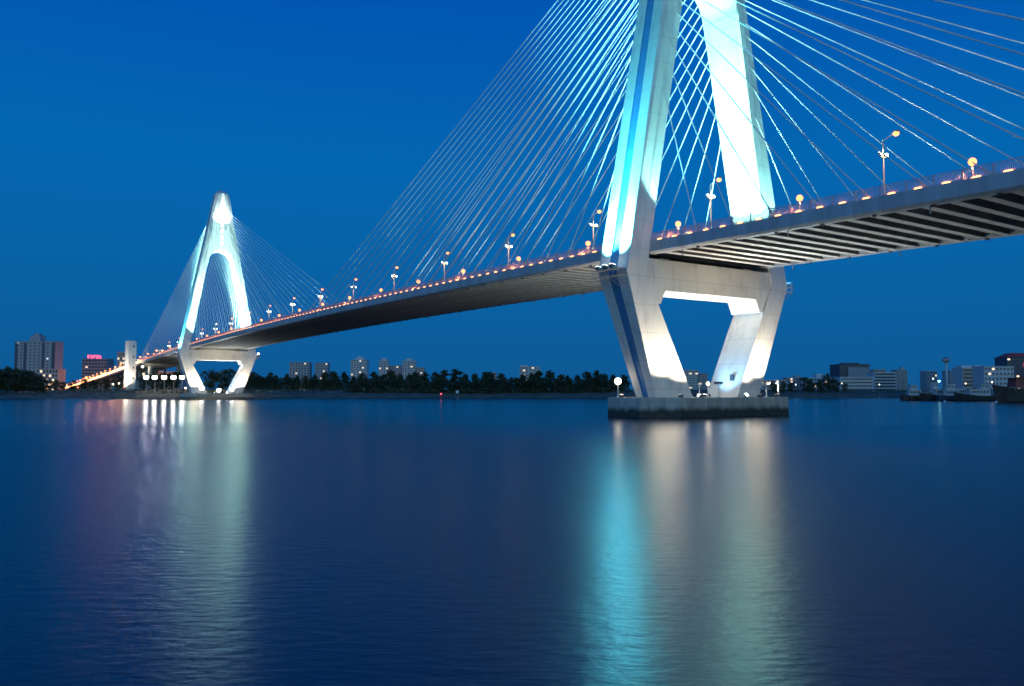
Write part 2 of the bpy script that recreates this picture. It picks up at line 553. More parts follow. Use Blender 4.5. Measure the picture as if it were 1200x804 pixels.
# transverse floor beams under the slab
fb = MB()
pr = [(-.66, 0), (.66, 0), (.55, -1.2), (-.55, -1.2)]
fb.loft([[(u, -HALF + 1.32, z) for u, z in pr][::-1], [(u, HALF - 1.32, z) for u, z in pr][::-1]][::-1])
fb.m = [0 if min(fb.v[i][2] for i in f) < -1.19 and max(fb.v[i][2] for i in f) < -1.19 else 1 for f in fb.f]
fbm = fb.mesh('floor_beam', ['beam_concrete', 'beam_web_shade'])
x = X0 + 1.6
while x < X1:
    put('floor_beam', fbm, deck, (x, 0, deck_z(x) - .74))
    x += 3.25
# cable anchor blocks hanging below the edge beams
am = MB().box((0, 0, 0), (.36, .34, .24), taper=1.2).mesh('cable_anchor', 'steel_dark')
for tx in (0.0, -340.0):
    for k in range(NCAB):
        for sx_ in (1, -1):
            X = tx + sx_ * (12.9 + 7.2 * k)
            for sd in (-1, 1):
                put('cable_anchor', am, deck, (X, sd * (HALF - .8), deck_z(X) - FASC - .09))
dm = MB().tube((0, 0, 0), (0, 0, -1.0), .09, k=6).mesh('drain_pipe', 'steel_grey')
for i in range(33):
    X = X0 + 9 + i * 19.5
    for sd in (-1, 1):
        put('drain_pipe', dm, deck, (X, sd * (HALF - 1.0), deck_z(X) - FASC + .05))
# railings: one panel per 6.5 m, near and far side, interrupted at the tower legs
def rail_mesh():
    m = MB()
    L = ST
    m.box((0, 0, 1.22), (L, .09, .09))
    m.box((0, 0, .95), (L, .05, .05))
    m.box((0, 0, .16), (L, .06, .06))
    for k in range(33):
        m.box((-L / 2 + .16 + k * (L - .3) / 32, 0, .56), (.045, .045, .78))
    for k in (-1, 0):
        m.box((k * L / 2 + .1, 0, .62), (.16, .16, 1.24))
    return m.mesh('railing_panel', 'rail_pink')
rm = rail_mesh()
lm = MB().box((0, 0, 0), (1.0, .13, .15), taper=.7).mesh('kerb_glow', 'glow_orange')  # glowing strips added for the orange kerb patches; they also light the railing
cm = MB().box((0, 0, .45), (ST - .02, .22, .9)).mesh('crash_barrier', 'fascia_paint')
for i in range(len(xs) - 1):
    a, b = xs[i], xs[i + 1]
    c = (a + b) / 2; z = deck_z(c)
    sl = math.atan2(deck_z(b) - deck_z(a), ST)
    for sd in (-1, 1):
        o = put('railing_panel', rm, deck, (c, sd * (HALF - .25), z + .002))
        o.rotation_euler.y = -sl
        if sd < 0:
            for q in (-.25, .25):
                p = put('kerb_glow', lm, deck, (c + q * ST, sd * (HALF - .10), deck_z(c + q * ST) + .08))
                p.rotation_euler.y = -sl
    for v in (-11.4, 11.4):
        o = put('crash_barrier', cm, deck, (c, v, z - .2))
        o.rotation_euler.y = -sl

# ------------------------------------------------------------------ far-bank stair tower and end pier
mat('pylon_paint', (0.72, 0.69, 0.64), .6, var=.08, scale=.3, streak=True)
def stair_tower(loc, label):
    t = thing('stair_tower', label, 'tower', loc)
    m = MB()
    n = 10
    rings = []
    for z in (0, 6, 12, 18, 24, 30, 34.5):
        k = 1.0 + .07 * math.sin(math.pi * z / 34.5)
        r = []
        for i in range(n + 1):
            a = math.pi * i / n
            r.append((3.6 * k * math.cos(a), -1.8 - 1.9 * math.sin(a), z + 3))
        r = r[::-1]
        r += [(3.6 * k, 2.6, z + 3), (-3.6 * k, 2.6, z + 3)]
        rings.append(r)
    m.loft(rings)
    m.build('shaft', 'pylon_paint', t, smooth=False)
    MB().box((0, -.6, 37.7), (6.2, 5.2, .5)).build('roof_slab', 'pylon_paint', t)
    for z in (10, 17, 24, 31):
        MB().box((3.72, 1.0, z + 3), (.3, .9, 1.6)).build('window', 'steel_dark', t)
    return t
stair_tower((-487, -20.6, 0), 'pale rounded stair tower beside the far end of the side span')
def end_pier(x):
    t = thing('end_pier', 'twin-column concrete pier under the far end of the side span' if x < 0 else 'twin-column concrete pier under the near end of the side span', 'pier', (x, 0, 0))
    zt = deck_z(x) - FASC - .02
    for v in (-9, 9):
        MB().tube((0, v, 0), (0, v, zt - 1.8), 1.5, k=16).build('column', 'beam_concrete', t, smooth=False)
    MB().box((0, 0, zt - .9), (3.2, 25, 1.8)).build('cap_beam', 'beam_concrete', t)
end_pier(-484); end_pier(147)

# ------------------------------------------------------------------ approach viaduct beyond the side span
via = thing('approach_viaduct', 'lamp-lined approach viaduct descending to the far bank behind the stair tower', 'viaduct')
vx = [-487.2 - 30 * i for i in range(31)]
m = MB()
m.loft([rect(x, -12.5, 12.5, deck_z(x) - 1.7, deck_z(x) - .1) for x in vx][::-1])
m.build('girder', 'fascia_paint', via)
for sd in (-1, 1):
    m = MB()
    m.loft([rect(x, sd * 12.2 - .12, sd * 12.2 + .12, deck_z(x) - .098, deck_z(x) + .95) for x in vx][::-1])
    m.build('parapet', 'fascia_paint', via)
pm = MB()
for v in (-6, 6):
    pm.tube((0, v, -30), (0, v, -1.2), .9, k=10)
pm.box((0, 0, -.6), (1.9, 17, 1.2))
pmm = pm.mesh('pier', 'beam_concrete')
for x in vx[1::1]:
    if deck_z(x) > 7:
        put('pier', pmm, via, (x, 0, deck_z(x) - 1.72))
vl = MB().box((0, 0, 0), (5.6, .5, 1.1)).mesh('parapet_lamp', 'lens_orange_far')
for i in range(0, 118):
    x = -492 - 7.2 * i
    for sd in (-1, 1):
        put('parapet_lamp', vl, via, (x, sd * 12.55, deck_z(x) + .72))
# ------------------------------------------------------------------ lamps on the bridge
# median masts: one sodium head on a short arm, a pair of white floods below it that light the cables
def median_mast():
    t = thing('lamp_mast', 'slender median lamp mast with an orange head above two white floodlights', 'lamp post', group='lamp masts along the middle of the bridge')
    m = MB(); m.tube((0, 0, -.2), (0, 0, 11.6), .14, .08, k=8); m.tube((0, 0, -.2), (0, 0, .7), .24, .2, k=8)
    m.build('pole', 'steel_grey', t)
    m = MB(); m.tube((0, 0, 11.5), (1.7, 0, 12.1), .06, .05, k=6)
    m.build('arm', 'steel_white', t)
    m = MB(); m.loft([[(1.5, .25, 12.05), (1.5, -.25, 12.05), (2.4, -.32, 12.15), (2.4, .32, 12.15)][::-1], [(1.55, .2, 12.3), (1.55, -.2, 12.3), (2.35, -.22, 12.4), (2.35, .22, 12.4)][::-1]])
    h = m.build('lamp_head', 'steel_grey', t)
    MB().ball((1.98, 0, 11.98), .42, 10, 6, sq=.85).build('bowl', 'lens_sodium', h, smooth=True)
    MB().box((0, 0, 9.2), (.12, 1.6, .12)).build('crossbar', 'steel_grey', t)
    for sd in (-1, 1):
        m = MB(); m.box((0, sd * .7, 9.5), (.36, .36, .4))
        f = m.build('flood_lamp', 'steel_grey', t)
        MB().box((.2, sd * .7, 9.52), (.06, .32, .34)).build('lens', 'lens_white', f)
        MB().box((0, sd * .7, 9.73), (.32, .32, .06)).build('lens', 'lens_white', f)
    return t
mast = median_mast()
def mast_light(t, x):
    bulb('sodium_spill', t, (1.98, 0, 11.2), 60, SODIUM, .35)
    spot('sodium_glow', t, (1.98, 0, 11.4), (1.98, 0, 0), 9000, SODIUM, 125, .4, .25)
    # floods look up at the cable fans, away from the nearer tower's foot
    sx = -1 if (-170 < x < 0 or x < -340) else 1
    for sd in (-1, 1):
        spot('cable_flood', t, (0, sd * .9, 10.0), (sx * 2, sd * 12, 23.5), 8500, (.55, .94, 1.0), 112, .6, .2)
mast_x = [66.5 - 31.7 * i for i in range(18)]
for i, x in enumerate(mast_x):
    o = mast if i == 0 else copy_tree(mast)
    o.location = (x, 0, deck_z(x) - .2)
for o in [o for o in bpy.data.objects if o.name.startswith('lamp_mast')]:
    mast_light(o, o.location.x)

# low walkway lamps on the near edge
def walk_lamp():
    t = thing('walkway_lamp', 'short walkway lamp post with a glowing orange globe above the railing', 'lamp post', group='walkway lamps along the bridge railing')
    MB().tube((0, 0, -.1), (0, 0, 1.75), .07, .05).build('post', 'steel_grey', t)
    MB().box((0, 0, 1.8), (.3, .3, .08)).build('collar', 'steel_grey', t)
    MB().ball((0, 0, 2.15), .44, 12, 8).build('globe', 'lens_sodium', t, smooth=True)
    return t
wl = walk_lamp()
walk = []
for i in range(22):
    x = 75.6 - 22.45 * i
    o = wl if i == 0 else copy_tree(wl)
    o.location = (x, -HALF + 1.35, deck_z(x))
    walk.append(o)
for o in walk:
    spot('lamp_glow', o, (0, 0, 1.66), (0, 0, 0), 3500, SODIUM, 118, .3, .2)

# floodlight: a housing on a yoke, lens on top; built once per place because the aim differs
def flood(label, loc, aim, power, col, angle, blend=.5, size=.8, lens='lens_white', group=None, gap=.6, radius=None, arm=None):
    t = thing('floodlight', label, 'floodlight', loc, group=group)
    a = (Vector(aim) - Vector(loc)).normalized()
    q = a.to_track_quat('Z', 'Y').to_matrix().to_4x4()
    def bld(m, name, mt, par):
        m.v = [tuple((q @ Vector(p)) + Vector((0, 0, size * .6))) for p in m.v]
        return m.build(name, mt, par)
    h = bld(MB().box((0, 0, -size * .1), (size, size, size * .5), taper=1.15), 'housing', 'steel_dark', t)
    bld(MB().box((0, 0, size * .19), (size * .96, size * .96, size * .08)), 'lens', lens, h)
    m = MB()
    for s in (-1, 1):
        m.box((s * size * .66, 0, size * .32), (size * .08, size * .18, size * .64))
    m.box((0, 0, size * .04), (size * 1.4, size * .3, size * .08))
    m.build('yoke', 'steel_dark', t)
    if arm:
        MB().tube((0, 0, 0), arm, .12, k=6).build('bracket', 'steel_dark', t)
    p = a * gap + Vector((0, 0, size * .6))
    spot('beam', t, p, p + a * 10, power, col, angle, blend, size * .3 if radius is None else radius)
    return t

def tower_lights(x0, who, k=1.0, g=1.0, gw=1.0, kk=1.0):
    for sd, side in ((-1, 'near-side'), (1, 'far')):
        # knees: wash up the outer faces, white low, blue-green high
        for u in (-1.7, 1.7):
            flood('outer floodlight on the %s knee platform of the %s tower' % (side, who), (x0 + u, sd * 21.1, 23.6), (x0 + u * .9, sd * 18.5, 40), 185000 * kk, (.13, .84, 1.0), 84, .8, group='knee floodlights of the %s tower' % who)
        flood('middle floodlight on the %s knee platform of the %s tower' % (side, who), (x0, sd * 21.1, 23.6), (x0, sd * 9.0, 78), 330000 * kk, CYAN, 24, .9, group='knee floodlights of the %s tower' % who)
    dz = deck_z(x0)
    # inner faces, from the median
    for sd, side in ((-1, 'near-side'), (1, 'far')):
        flood('median floodlight aimed at the inner face of the %s leg, %s tower' % (side, who), (x0 + 1.5, -sd * .2 + sd * 1.1, dz + .8), (x0, sd * 11.3, 46), 80000 * k * g, GREENISH, 75, .8, .7, group='median floodlights of the %s tower' % who)
        flood('narrow median floodlight aimed high up the %s leg, %s tower' % (side, who), (x0 - 1.5, -sd * .2 + sd * 1.1, dz + .8), (x0, sd * 6.5, 74), 140000 * k * g, GREENISH, 40, .9, .7, group='median floodlights of the %s tower' % who)
        # front faces, from the walkway
        for fs, wh in ((1, 'landward'), (-1, 'midspan')):
            flood('walkway floodlight on the %s approach aimed up the %s leg, %s tower' % (wh, side, who), (x0 + fs * 9.5, sd * 12.2, dz + .05), (x0 + fs * 3.4, sd * 13.0, 44), 26000 * k * gw, GREENISH, 52, .35, .6, group='walkway floodlights of the %s tower' % who)
            if g > 2.5:
                flood('narrow walkway floodlight on the %s approach aimed high at the %s leg, %s tower' % (wh, side, who), (x0 + fs * 14, sd * 12.2, dz + .05), (x0 + fs * 4.2, sd * 6.0, 88), 300000, (.70, 1, .90), 44, .9, .6, group='walkway floodlights of the %s tower' % who)
    # lower legs from the pile cap
    for sd, side in ((-1, 'near-side'), (1, 'far')):
        for fs, wh in ((1, 'landward'), (-1, 'midspan')):
            v0 = sd * 9.3
            flood('pile cap floodlight aimed low at the %s face, %s lower leg, %s tower' % (wh, side, who), (x0 + fs * 7.0, v0 - sd * 2.2, ZC), (x0 + fs * 4.6, sd * 8.6, 12.0), 7000 * k, WARM, 104, .6, .6, lens='lens_dim', group='pile cap floodlights of the %s tower' % who)
            flood('pile cap floodlight aimed high at the %s face, %s lower leg, %s tower' % (wh, side, who), (x0 + fs * 7.0, v0 + sd * 2.4, ZC), (x0 + fs * 4.6, sd * 12.6, 16), 9500 * k, WARM, 104, .6, .6, lens='lens_dim', group='pile cap floodlights of the %s tower' % who)
    # between the legs: cool light on the inner faces and the beam's underside
    for sd, side in ((1, 'far'), (-1, 'near-side')):
        flood('cool floodlight between the legs of the %s tower facing the %s leg' % (who, side), (x0 + 1.0, sd * 1.2, ZC), (x0 + .3, sd * 9.6, 11.0), 6000 * k, ICE, 84, .9, .5, group='inner floodlights of the %s tower' % who)
    flood('floodlight between the legs of the %s tower aimed up at the cross beam' % who, (x0 + 0.5, 0.6, ZC), (x0 + .5, 3.5, 20), 16000 * k, (.8, .92, 1.0), 85, .7, .6, group='inner floodlights of the %s tower' % who)
    # soffit wash
    flood('wide pile cap floodlight of the %s tower washing the landward deck underside' % who, (x0 + 7.2, 3.5, ZC), (x0 + 30, 2, 27), 36000 * k, (.86, 1, 1), 95, .9, .6, group='soffit floodlights of the %s tower' % who)
    flood('wide pile cap floodlight of the %s tower washing the midspan deck underside' % who, (x0 - 7.2, 3.5, ZC), (x0 - 40, 2, 27), 24000 * k, (.86, 1, 1), 95, .9, .6, group='soffit floodlights of the %s tower' % who)
    # head
    for fs, wh in ((1, 'landward'), (-1, 'midspan')):
        for v in (-1.6, 1.6):
            flood('small floodlight high on the %s face of the %s tower head' % (wh, who), (x0 + fs * 7.4, v, 90.0), (x0 + fs * 4.9, v * .8, 105), 22000 * k, (.72, 1, .98), 100, 1.0, .5, group='head floodlights of the %s tower' % who, arm=(-fs * 2.9, 0, -.6))
tower_lights(0.0, 'near', 1.0, 1.5)
tower_lights(-340.0, 'far', 1.3, 3.0, 5.0, .35)
# ------------------------------------------------------------------ far bank
rng = random.Random(7)
mat('bank_earth', (0.17, 0.135, 0.09), .9, var=.35, scale=.12, rgb2=(0.05, 0.055, 0.028), bump=.5)
mat('leaf_dark', (0.045, 0.075, 0.030), .7, var=.3, scale=.5)
mat('leaf_olive', (0.075, 0.090, 0.035), .7, var=.3, scale=.5)
mat('bark', (0.09, 0.07, 0.05), .9, var=.2, scale=2)
SHORE = [(-2500, 640), (-1200, 560), (-300, 520), (0, 505), (100, 470), (150, 440), (225, 402), (290, 398), (320, 440), (350, 505), (420, 540), (560, 548), (710, 540),
         (850, 536), (940, 530), (1040, 520), (1062, 500), (1080, 440), (1200, 415), (1500, 400), (2600, 420)]
def shore(px):
    for (a, da), (b, db) in zip(SHORE, SHORE[1:]):
        if a <= px <= b: return lerp(da, db, (px - a) / (b - a))
    return SHORE[-1][1]
PROF = [(-8, -2.0), (0, -.05), (2.5, .7), (8, 1.3), (16, 2.0), (26, 3.1), (38, 4.6), (60, 5.2), (130, 5.4), (300, 5.0), (900, 4.6), (3000, 4.5), (9000, 4.5)]
cols = []
px = -2500
while px <= 2600:
    cols.append(px); px += 8 if -60 < px < 1300 else 60
V = []; F = []
for i, px in enumerate(cols):
    d0 = shore(px) + rng.uniform(-2, 2)
    for j, (d, z) in enumerate(PROF):
        q = at(px, d0 + d)
        zz = z * (0.62 if px < 60 else 1) + (rng.uniform(-.35, .45) if 1 < j < 9 else 0)
        if (q - Vector((-340, 0, 0))).length < 34: zz = min(zz, 2.5)
        V.append((q.x, q.y, zz))
k = len(PROF)
for i in range(len(cols) - 1):
    for j in range(k - 1):
        a = i * k + j
        F.append((a, a + k, a + k + 1, a + 1))
me = bpy.data.meshes.new('far_bank'); me.from_pydata(V, [], F); me.materials.append(MATS['bank_earth']); me.update()
tag(put('far_bank', me), kind='structure')

def ground_z(px, dist):
    d = dist - shore(px)
    for (a, za), (b, zb) in zip(PROF, PROF[1:]):
        if a <= d <= b: return lerp(za, zb, (d - a) / (b - a)) * (0.62 if px < 60 else 1)
    return 4.5

# ---- foliage
def leaf_clump(V, F, c, r, n, size, rg):
    for _ in range(n):
        d = Vector((rg.gauss(0, 1), rg.gauss(0, 1), rg.gauss(0, 1)))
        d = d.normalized() * r * rg.random() ** .5
        p = Vector(c) + d
        a = Vector((rg.gauss(0, 1), rg.gauss(0, 1), rg.gauss(0, .7))).normalized()
        b = a.orthogonal().normalized()
        b = Matrix.Rotation(rg.uniform(0, 6.28), 3, a) @ b
        s = size * rg.uniform(.6, 1.3)
        i = len(V)
        V += [tuple(p - a * s - b * s * .2), tuple(p + b * s * .55), tuple(p + a * s), tuple(p - b * s * .5)]
        F.append((i, i + 1, i + 2, i + 3))
def tree_meshes(h, rad, seed, kind='casuarina'):
    rg = random.Random(seed)
    t = MB()
    lean = Vector((rg.uniform(-.06, .06), rg.uniform(-.06, .06), 1)) * h
    t.tube((0, 0, -.6), lean * .5, .028 * h * .7, .016 * h, k=7)
    t.tube(lean * .5, lean * .93, .016 * h, .003 * h, k=6)
    V, F = [], []
    nb = 34
    for i in range(nb):
        f = .10 + .88 * (i + rg.random()) / nb
        if kind == 'casuarina':
            reach = rad * (1.08 - f) ** .55 * rg.uniform(.45, 1.15)
            up = rg.uniform(.10, .35)
        else:
            reach = rad * math.sin(math.pi * min(1, max(.12, (f - .1)))) ** .6 * rg.uniform(.55, 1.1)
            up = rg.uniform(.0, .3)
        a = rg.uniform(0, 6.28)
        p0 = lean * (f * .92)
        p1 = p0 + Vector((math.cos(a), math.sin(a), up)) * reach
        t.tube(p0, p1, .006 * h, .002 * h, k=4, cap=False)
        for g in (.45, .75, 1.0):
            c = p0.lerp(p1, g)
            leaf_clump(V, F, c, rad * .24, 13, h * .042, rg)
    leaf_clump(V, F, lean * .95, rad * .16, 16, h * .034, rg)
    tm = t.mesh('trunk', 'bark')
    cm_ = bpy.data.meshes.new('crown'); cm_.from_pydata(V, [], F)
    cm_.materials.append(MATS['leaf_dark' if seed % 3 else 'leaf_olive']); cm_.update()
    return tm, cm_
TV = [tree_meshes(14.0, 4.6, s) for s in range(6)]
TB = [tree_meshes(12.0, 5.6, 20 + s, 'broad') for s in range(4)]
def tree(name, label, px, dist, h, var, group, wide=1.0):
    tm, cm_ = var
    base = 14.0 if var in TV else 12.0
    t = thing(name, label, 'tree', at(px, dist, ground_z(px, dist) - .2), rng.uniform(0, 6.28), group)
    s = h / base
    put('trunk', tm, t, scale=(s * wide, s * wide, s)); put('crown', cm_, t, scale=(s * wide, s * wide, s))
# the row along the bank: (bearing, height) pairs follow its ragged skyline
SKY_ROW = [(296, 12), (305, 14), (314, 12), (325, 11.5), (336, 12), (347, 12.5), (358, 12), (368, 12), (380, 13), (392, 13.2), (403, 12.5), (414, 12.4), (426, 13.5), (437, 13),
           (448, 14.5), (459, 15.6), (468, 14.5), (478, 15), (489, 14), (500, 13.6), (512, 15.6), (521, 14.5), (533, 15), (545, 13), (556, 14.6), (566, 13), (576, 12.6), (589, 14.2),
           (600, 12.5), (611, 12.2), (622, 12.8), (633, 13.6), (645, 13.6), (656, 12.2), (667, 11.8), (678, 12.6), (690, 13), (699, 14.6), (708, 14), (718, 12), (730, 12)]
for i, (px, h) in enumerate(SKY_ROW):
    tree('casuarina_tree', 'dark wispy conifer in the long row behind the sandy far bank', px + rng.uniform(-2, 2), rng.uniform(584, 600), h * rng.uniform(.82, 1.16), TV[i % 6], 'tree row on the far bank', rng.uniform(1.1, 1.5))
for i in range(60):
    px = 288 + i * 7.5 + rng.uniform(-3, 3)
    tree('bank_tree', 'low bushy tree in front of the conifer row on the far bank', px, rng.uniform(572, 582), rng.uniform(7.5, 11.0), TB[i % 4] if i % 3 else TV[i % 6], 'understorey trees on the far bank', 1.35)
for i, (px, h, d) in enumerate([(-64, 21, 560), (-48, 20, 570), (-30, 21, 560), (-14, 22, 566), (0, 20, 560), (9, 21.5, 572), (18, 20, 560), (28, 18, 570), (37, 16, 562), (46, 14.5, 566), (53, 11, 560)]):
    tree('broadleaf_tree', 'dense dark tree in the grove in front of the pale apartment slab', px, d, h * .86, TB[i % 4], 'grove at the left end of the far bank', 1.4)
for i, (px, h, d) in enumerate([(66, 7, 560), (74, 6, 566), (86, 7, 575), (100, 8, 590), (112, 8, 590), (126, 8, 575), (140, 9, 560), (168, 9, 520), (180, 10, 520), (192, 11, 520), (205, 12, 525), (246, 13, 520), (260, 12, 520), (270, 14, 525)]):
    tree('broadleaf_tree', 'small dark tree behind the viaduct and the far tower', px, d, h, TB[(i + 1) % 4], 'trees round the far bridge end', 1.1)
for i, (px, h, d) in enumerate([(786, 8, 570), (800, 7, 575), (836, 8, 570), (906, 7, 565), (916, 8, 560), (926, 7, 565), (944, 11, 560), (950, 8, 562), (962, 9, 560), (970, 12.5, 562), (978, 9, 560), (990, 6, 560)]):
    tree('broadleaf_tree', 'dark tree standing on the far bank before the white waterfront blocks', px, d, h, TB[i % 4], 'trees before the waterfront blocks', 1.0)
# scrub along the top of the bank
V, F = [], []
rg = random.Random(5)
for px in range(-80, 1075, 2):
    for _ in range(2):
        d = shore(px) + rg.uniform(24, 48)
        q = at(px + rg.uniform(-1, 1), d, ground_z(px, d) + .4)
        leaf_clump(V, F, q, 1.0, 5, .6, rg)
for px in range(284, 740, 2):
    for _ in range(5):
        d = rg.uniform(566, 580)
        q = at(px + rg.uniform(-1, 1), d, ground_z(px, d) + rg.uniform(.3, 3.2))
        leaf_clump(V, F, q, 1.4, 6, .75, rg)
me = bpy.data.meshes.new('bank_scrub'); me.from_pydata(V, [], F); me.materials.append(MATS['leaf_olive']); me.update()
tag(put('bank_scrub', me), 'low scrub and reeds along the top of the far bank', 'scrub', kind='stuff')

# ------------------------------------------------------------------ buildings beyond the bank
mat('wall_pale', (0.40, 0.40, 0.41), .8, var=.08, scale=.15)
mat('wall_white', (0.56, 0.57, 0.58), .8, var=.08, scale=.15)
mat('wall_pink', (0.50, 0.40, 0.38), .8, var=.08, scale=.15)
mat('wall_grey', (0.30, 0.31, 0.33), .8, var=.1, scale=.15)
mat('wall_slate', (0.07, 0.085, 0.12), .6, var=.1, scale=.15)
mat('roof_red', (0.45, 0.05, 0.05), .8, var=.15, scale=.3)
mat('wall_brick', (0.28, 0.10, 0.07), .85, var=.15, scale=.3)
mat('window_glass', (0.035, 0.045, 0.06), .15, var=.1)
BW = {}
def building(label, px0, px1, ytop, dist, wall='wall_pale', depth=16, floors=8, bays=6, roof=True, ww=.6, wh=.5, lit=(), turn=0.0, name='apartment_block', boxes=(), bands=False, base=4.4, parapet=True, litmat='window_lit'):
    W_ = sz(px1 - px0, dist)
    H = (459.05 - ytop) / 937.685 * dist + 4.1 - base
    t = thing(name, label, 'building', at((px0 + px1) / 2, dist, base), FACE + turn)
    MB().box((0, depth / 2, H / 2 - .5), (W_, depth, H + 1)).build('wall', wall, t)
    if parapet:
        MB().box((0, depth / 2, H + .3), (W_ + .8, depth + .8, .6)).build('roof', wall, t)
    for (bx, by, bw, bd, bh) in boxes:
        MB().box((bx * W_, depth * by, H + .6 + bh / 2), (bw * W_, bd * depth, bh)).build('roof_house', wall, t)
    fh = H / floors
    bwid = W_ / bays
    if bands:
        wm = MB().box((0, 0, 0), (W_ * .94, .12, fh * wh)).mesh('window_band', 'window_glass')
        sm = MB().box((0, 0, 0), (W_ * 1.01, .5, fh * .12)).mesh('ledge', wall)
        for f in range(floors):
            put('window_band', wm, t, (0, -.03, (f + .55) * fh))
            put('ledge', sm, t, (0, -.2, (f + .55 - wh * .5) * fh - fh * .08))
    else:
        wm = MB().box((0, 0, 0), (bwid * ww, .12, fh * wh)).mesh('window', 'window_glass')
        wl_ = MB().box((0, 0, 0), (bwid * ww, .12, fh * wh)).mesh('window', litmat)
        sm = MB().box((0, 0, 0), (bwid * ww * 1.15, .4, fh * .08)).mesh('sill', wall)
        for f in range(floors):
            for b in range(bays):
                lt = (f, b) in lit or rng.random() < .06
                o = put('window', wl_ if lt else wm, t, ((b + .5) * bwid - W_ / 2, -.03, (f + .55) * fh))
                put('sill', sm, o, (0, -.15, -fh * wh * .55))
    return t
# left bank
s1 = building('tall pale slab with dark vertical stair strips and a roof house, left of the viaduct', 17, 63, 400.5, 900, 'wall_pale', 18, 16, 9, ww=.34, wh=.42, boxes=((-.05, .5, .26, .6, 6.5), (-.05, .5, .14, .4, 9)), lit=((11, 2), (10, 7)), litmat='window_pale')
W1 = sz(46, 900)
for x in (-.47, -.24, .22, .47):
    MB().box((x * W1, .2, 27), (W1 * .075, .9, 56)).build('stair_strip', 'wall_slate', s1)
building('low pinkish block with lit windows below the pale slab', 43, 68, 433, 800, 'wall_pink', 14, 5, 7, ww=.62, wh=.5, lit=((0, 3), (1, 2), (1, 4), (2, 3), (2, 5), (3, 2), (3, 4), (0, 5)))
sgn = building('grey block carrying a red neon roof sign, behind the viaduct', 96, 125, 421, 980, 'wall_grey', 18, 10, 8, ww=.7, wh=.45)
def neon(parent, W_, z, n, hh, mt='lens_red'):
    rg = random.Random(n * 3)
    s = W_ / n
    for i in range(n):
        m = MB(); cx = -W_ / 2 + (i + .5) * s; g = s * .78
        for zz in (.12, .5, .88):
            if rg.random() < .85: m.box((cx, -.4, z + zz * hh), (g * rg.uniform(.6, 1), .2, hh * .13))
        for xx in (-.32, 0, .32):
            if rg.random() < .8: m.box((cx + xx * g, -.4, z + hh * .5), (g * .13, .18, hh * rg.uniform(.6, .98)))
        m.build('neon_glyph', mt, parent)
H1 = (459.05 - 421) / 937.685 * 980 + 4.1 - 4.4
neon(sgn, sz(17, 980), H1 + .9, 5, 4.2)
building('dark block with scattered lit windows directly behind the stair tower', 137, 152, 413, 860, 'wall_grey', 14, 9, 5, ww=.6, wh=.4, lit=((6, 1), (7, 2), (6, 3), (5, 1), (5, 3), (7, 0)))
building('wide low grey block behind the floodlight row under the side span', 166, 212, 436, 640, 'wall_pale', 14, 4, 9, ww=.5, wh=.5)
# centre skyline
building('plain pale high-rise slab over the tree row, wider of the two beside each other', 339, 362.5, 425, 1500, 'wall_pale', 20, 12, 7, ww=.5)
building('narrower high-rise slab with one lit window over the tree row', 369, 384, 425.5, 1500, 'wall_pale', 18, 12, 5, ww=.5, lit=((8, 3),))
building('high-rise with stepped top and balcony grid over the tree row', 411, 430, 422, 1400, 'wall_white', 18, 14, 6, ww=.55, boxes=((0, .5, .6, .5, 3), (.0, .5, .3, .3, 6)))
building('slim stepped high-rise tower, left of a pair joined by a lower wing', 444, 455, 423, 1400, 'wall_white', 14, 14, 4, boxes=((0, .5, .55, .5, 4.5),))
building('lower wing between two stepped high-rises', 455.5, 470, 429, 1410, 'wall_pale', 14, 12, 5)
building('broader stepped high-rise tower, right of a pair joined by a lower wing', 471, 487, 423.5, 1400, 'wall_white', 14, 14, 5, boxes=((0, .5, .5, .5, 4.5),))
building('short block peeping over the trees beside the stepped high-rise', 488, 497, 431, 1400, 'wall_pink', 14, 11, 4)
building('pale block with a narrow roof house over the trees, left of the near tower', 609, 633, 430, 1300, 'wall_white', 16, 10, 7, boxes=((-.3, .5, .35, .5, 2.5),))
building('distant low block half hidden by the tree row left of the near tower', 575, 582, 437, 1300, 'wall_pale', 14, 8, 3)
building('white banded block seen through the opening of the near tower', 800, 818, 434, 900, 'wall_white', 14, 9, 5, ww=.8, wh=.4)
building('second pale block seen through the opening of the near tower', 819, 829, 438, 900, 'wall_pale', 14, 8, 3, ww=.7, wh=.4)
# right waterfront
building('long low white block just right of the near tower pile cap', 893, 921, 446, 760, 'wall_white', 14, 4, 9, bands=True)
building('small white block with flat roof between the tower and the twin palms', 922, 943, 443, 800, 'wall_pale', 14, 5, 6, boxes=((.2, .5, .3, .5, 2),))
building('white stepped block behind the dark palms', 944, 966, 443.5, 780, 'wall_white', 14, 4, 7, boxes=((.3, .5, .35, .6, 4),))
building('tall-gabled white block between palms and dark hall', 966, 984, 446, 760, 'wall_white', 14, 4, 6, boxes=((-.2, .5, .4, .6, 3),))
hall = building('dark slate hall block standing above long white waterfront offices', 983.5, 1019, 427.5, 800, 'wall_slate', 24, 7, 5, ww=.7, wh=.3, boxes=((0, .5, .5, .5, 1.6),), name='slate_hall')
MB().box((sz(4.5, 800), -.6, 17), (sz(25, 800), 1.0, 14)).build('grey_front_panel', 'wall_grey', hall)
building('long white waterfront offices with ribbon windows below the slate hall', 984, 1023, 442.5, 720, 'wall_white', 14, 4, 12, bands=True, wh=.35)
building('white office block with blue ribbon glazing beside the waterfront offices', 1024, 1050, 437, 740, 'wall_white', 14, 6, 7, bands=True, wh=.5)
building('pinkish block peeping above the ribbon-glazed office', 1024, 1038, 433.5, 900, 'wall_pink', 14, 8, 4)
building('slim pale tower pair behind the ribbon-glazed office', 1051, 1063, 434, 900, 'wall_pale', 14, 9, 4, boxes=((.25, .5, .3, .4, 3),))
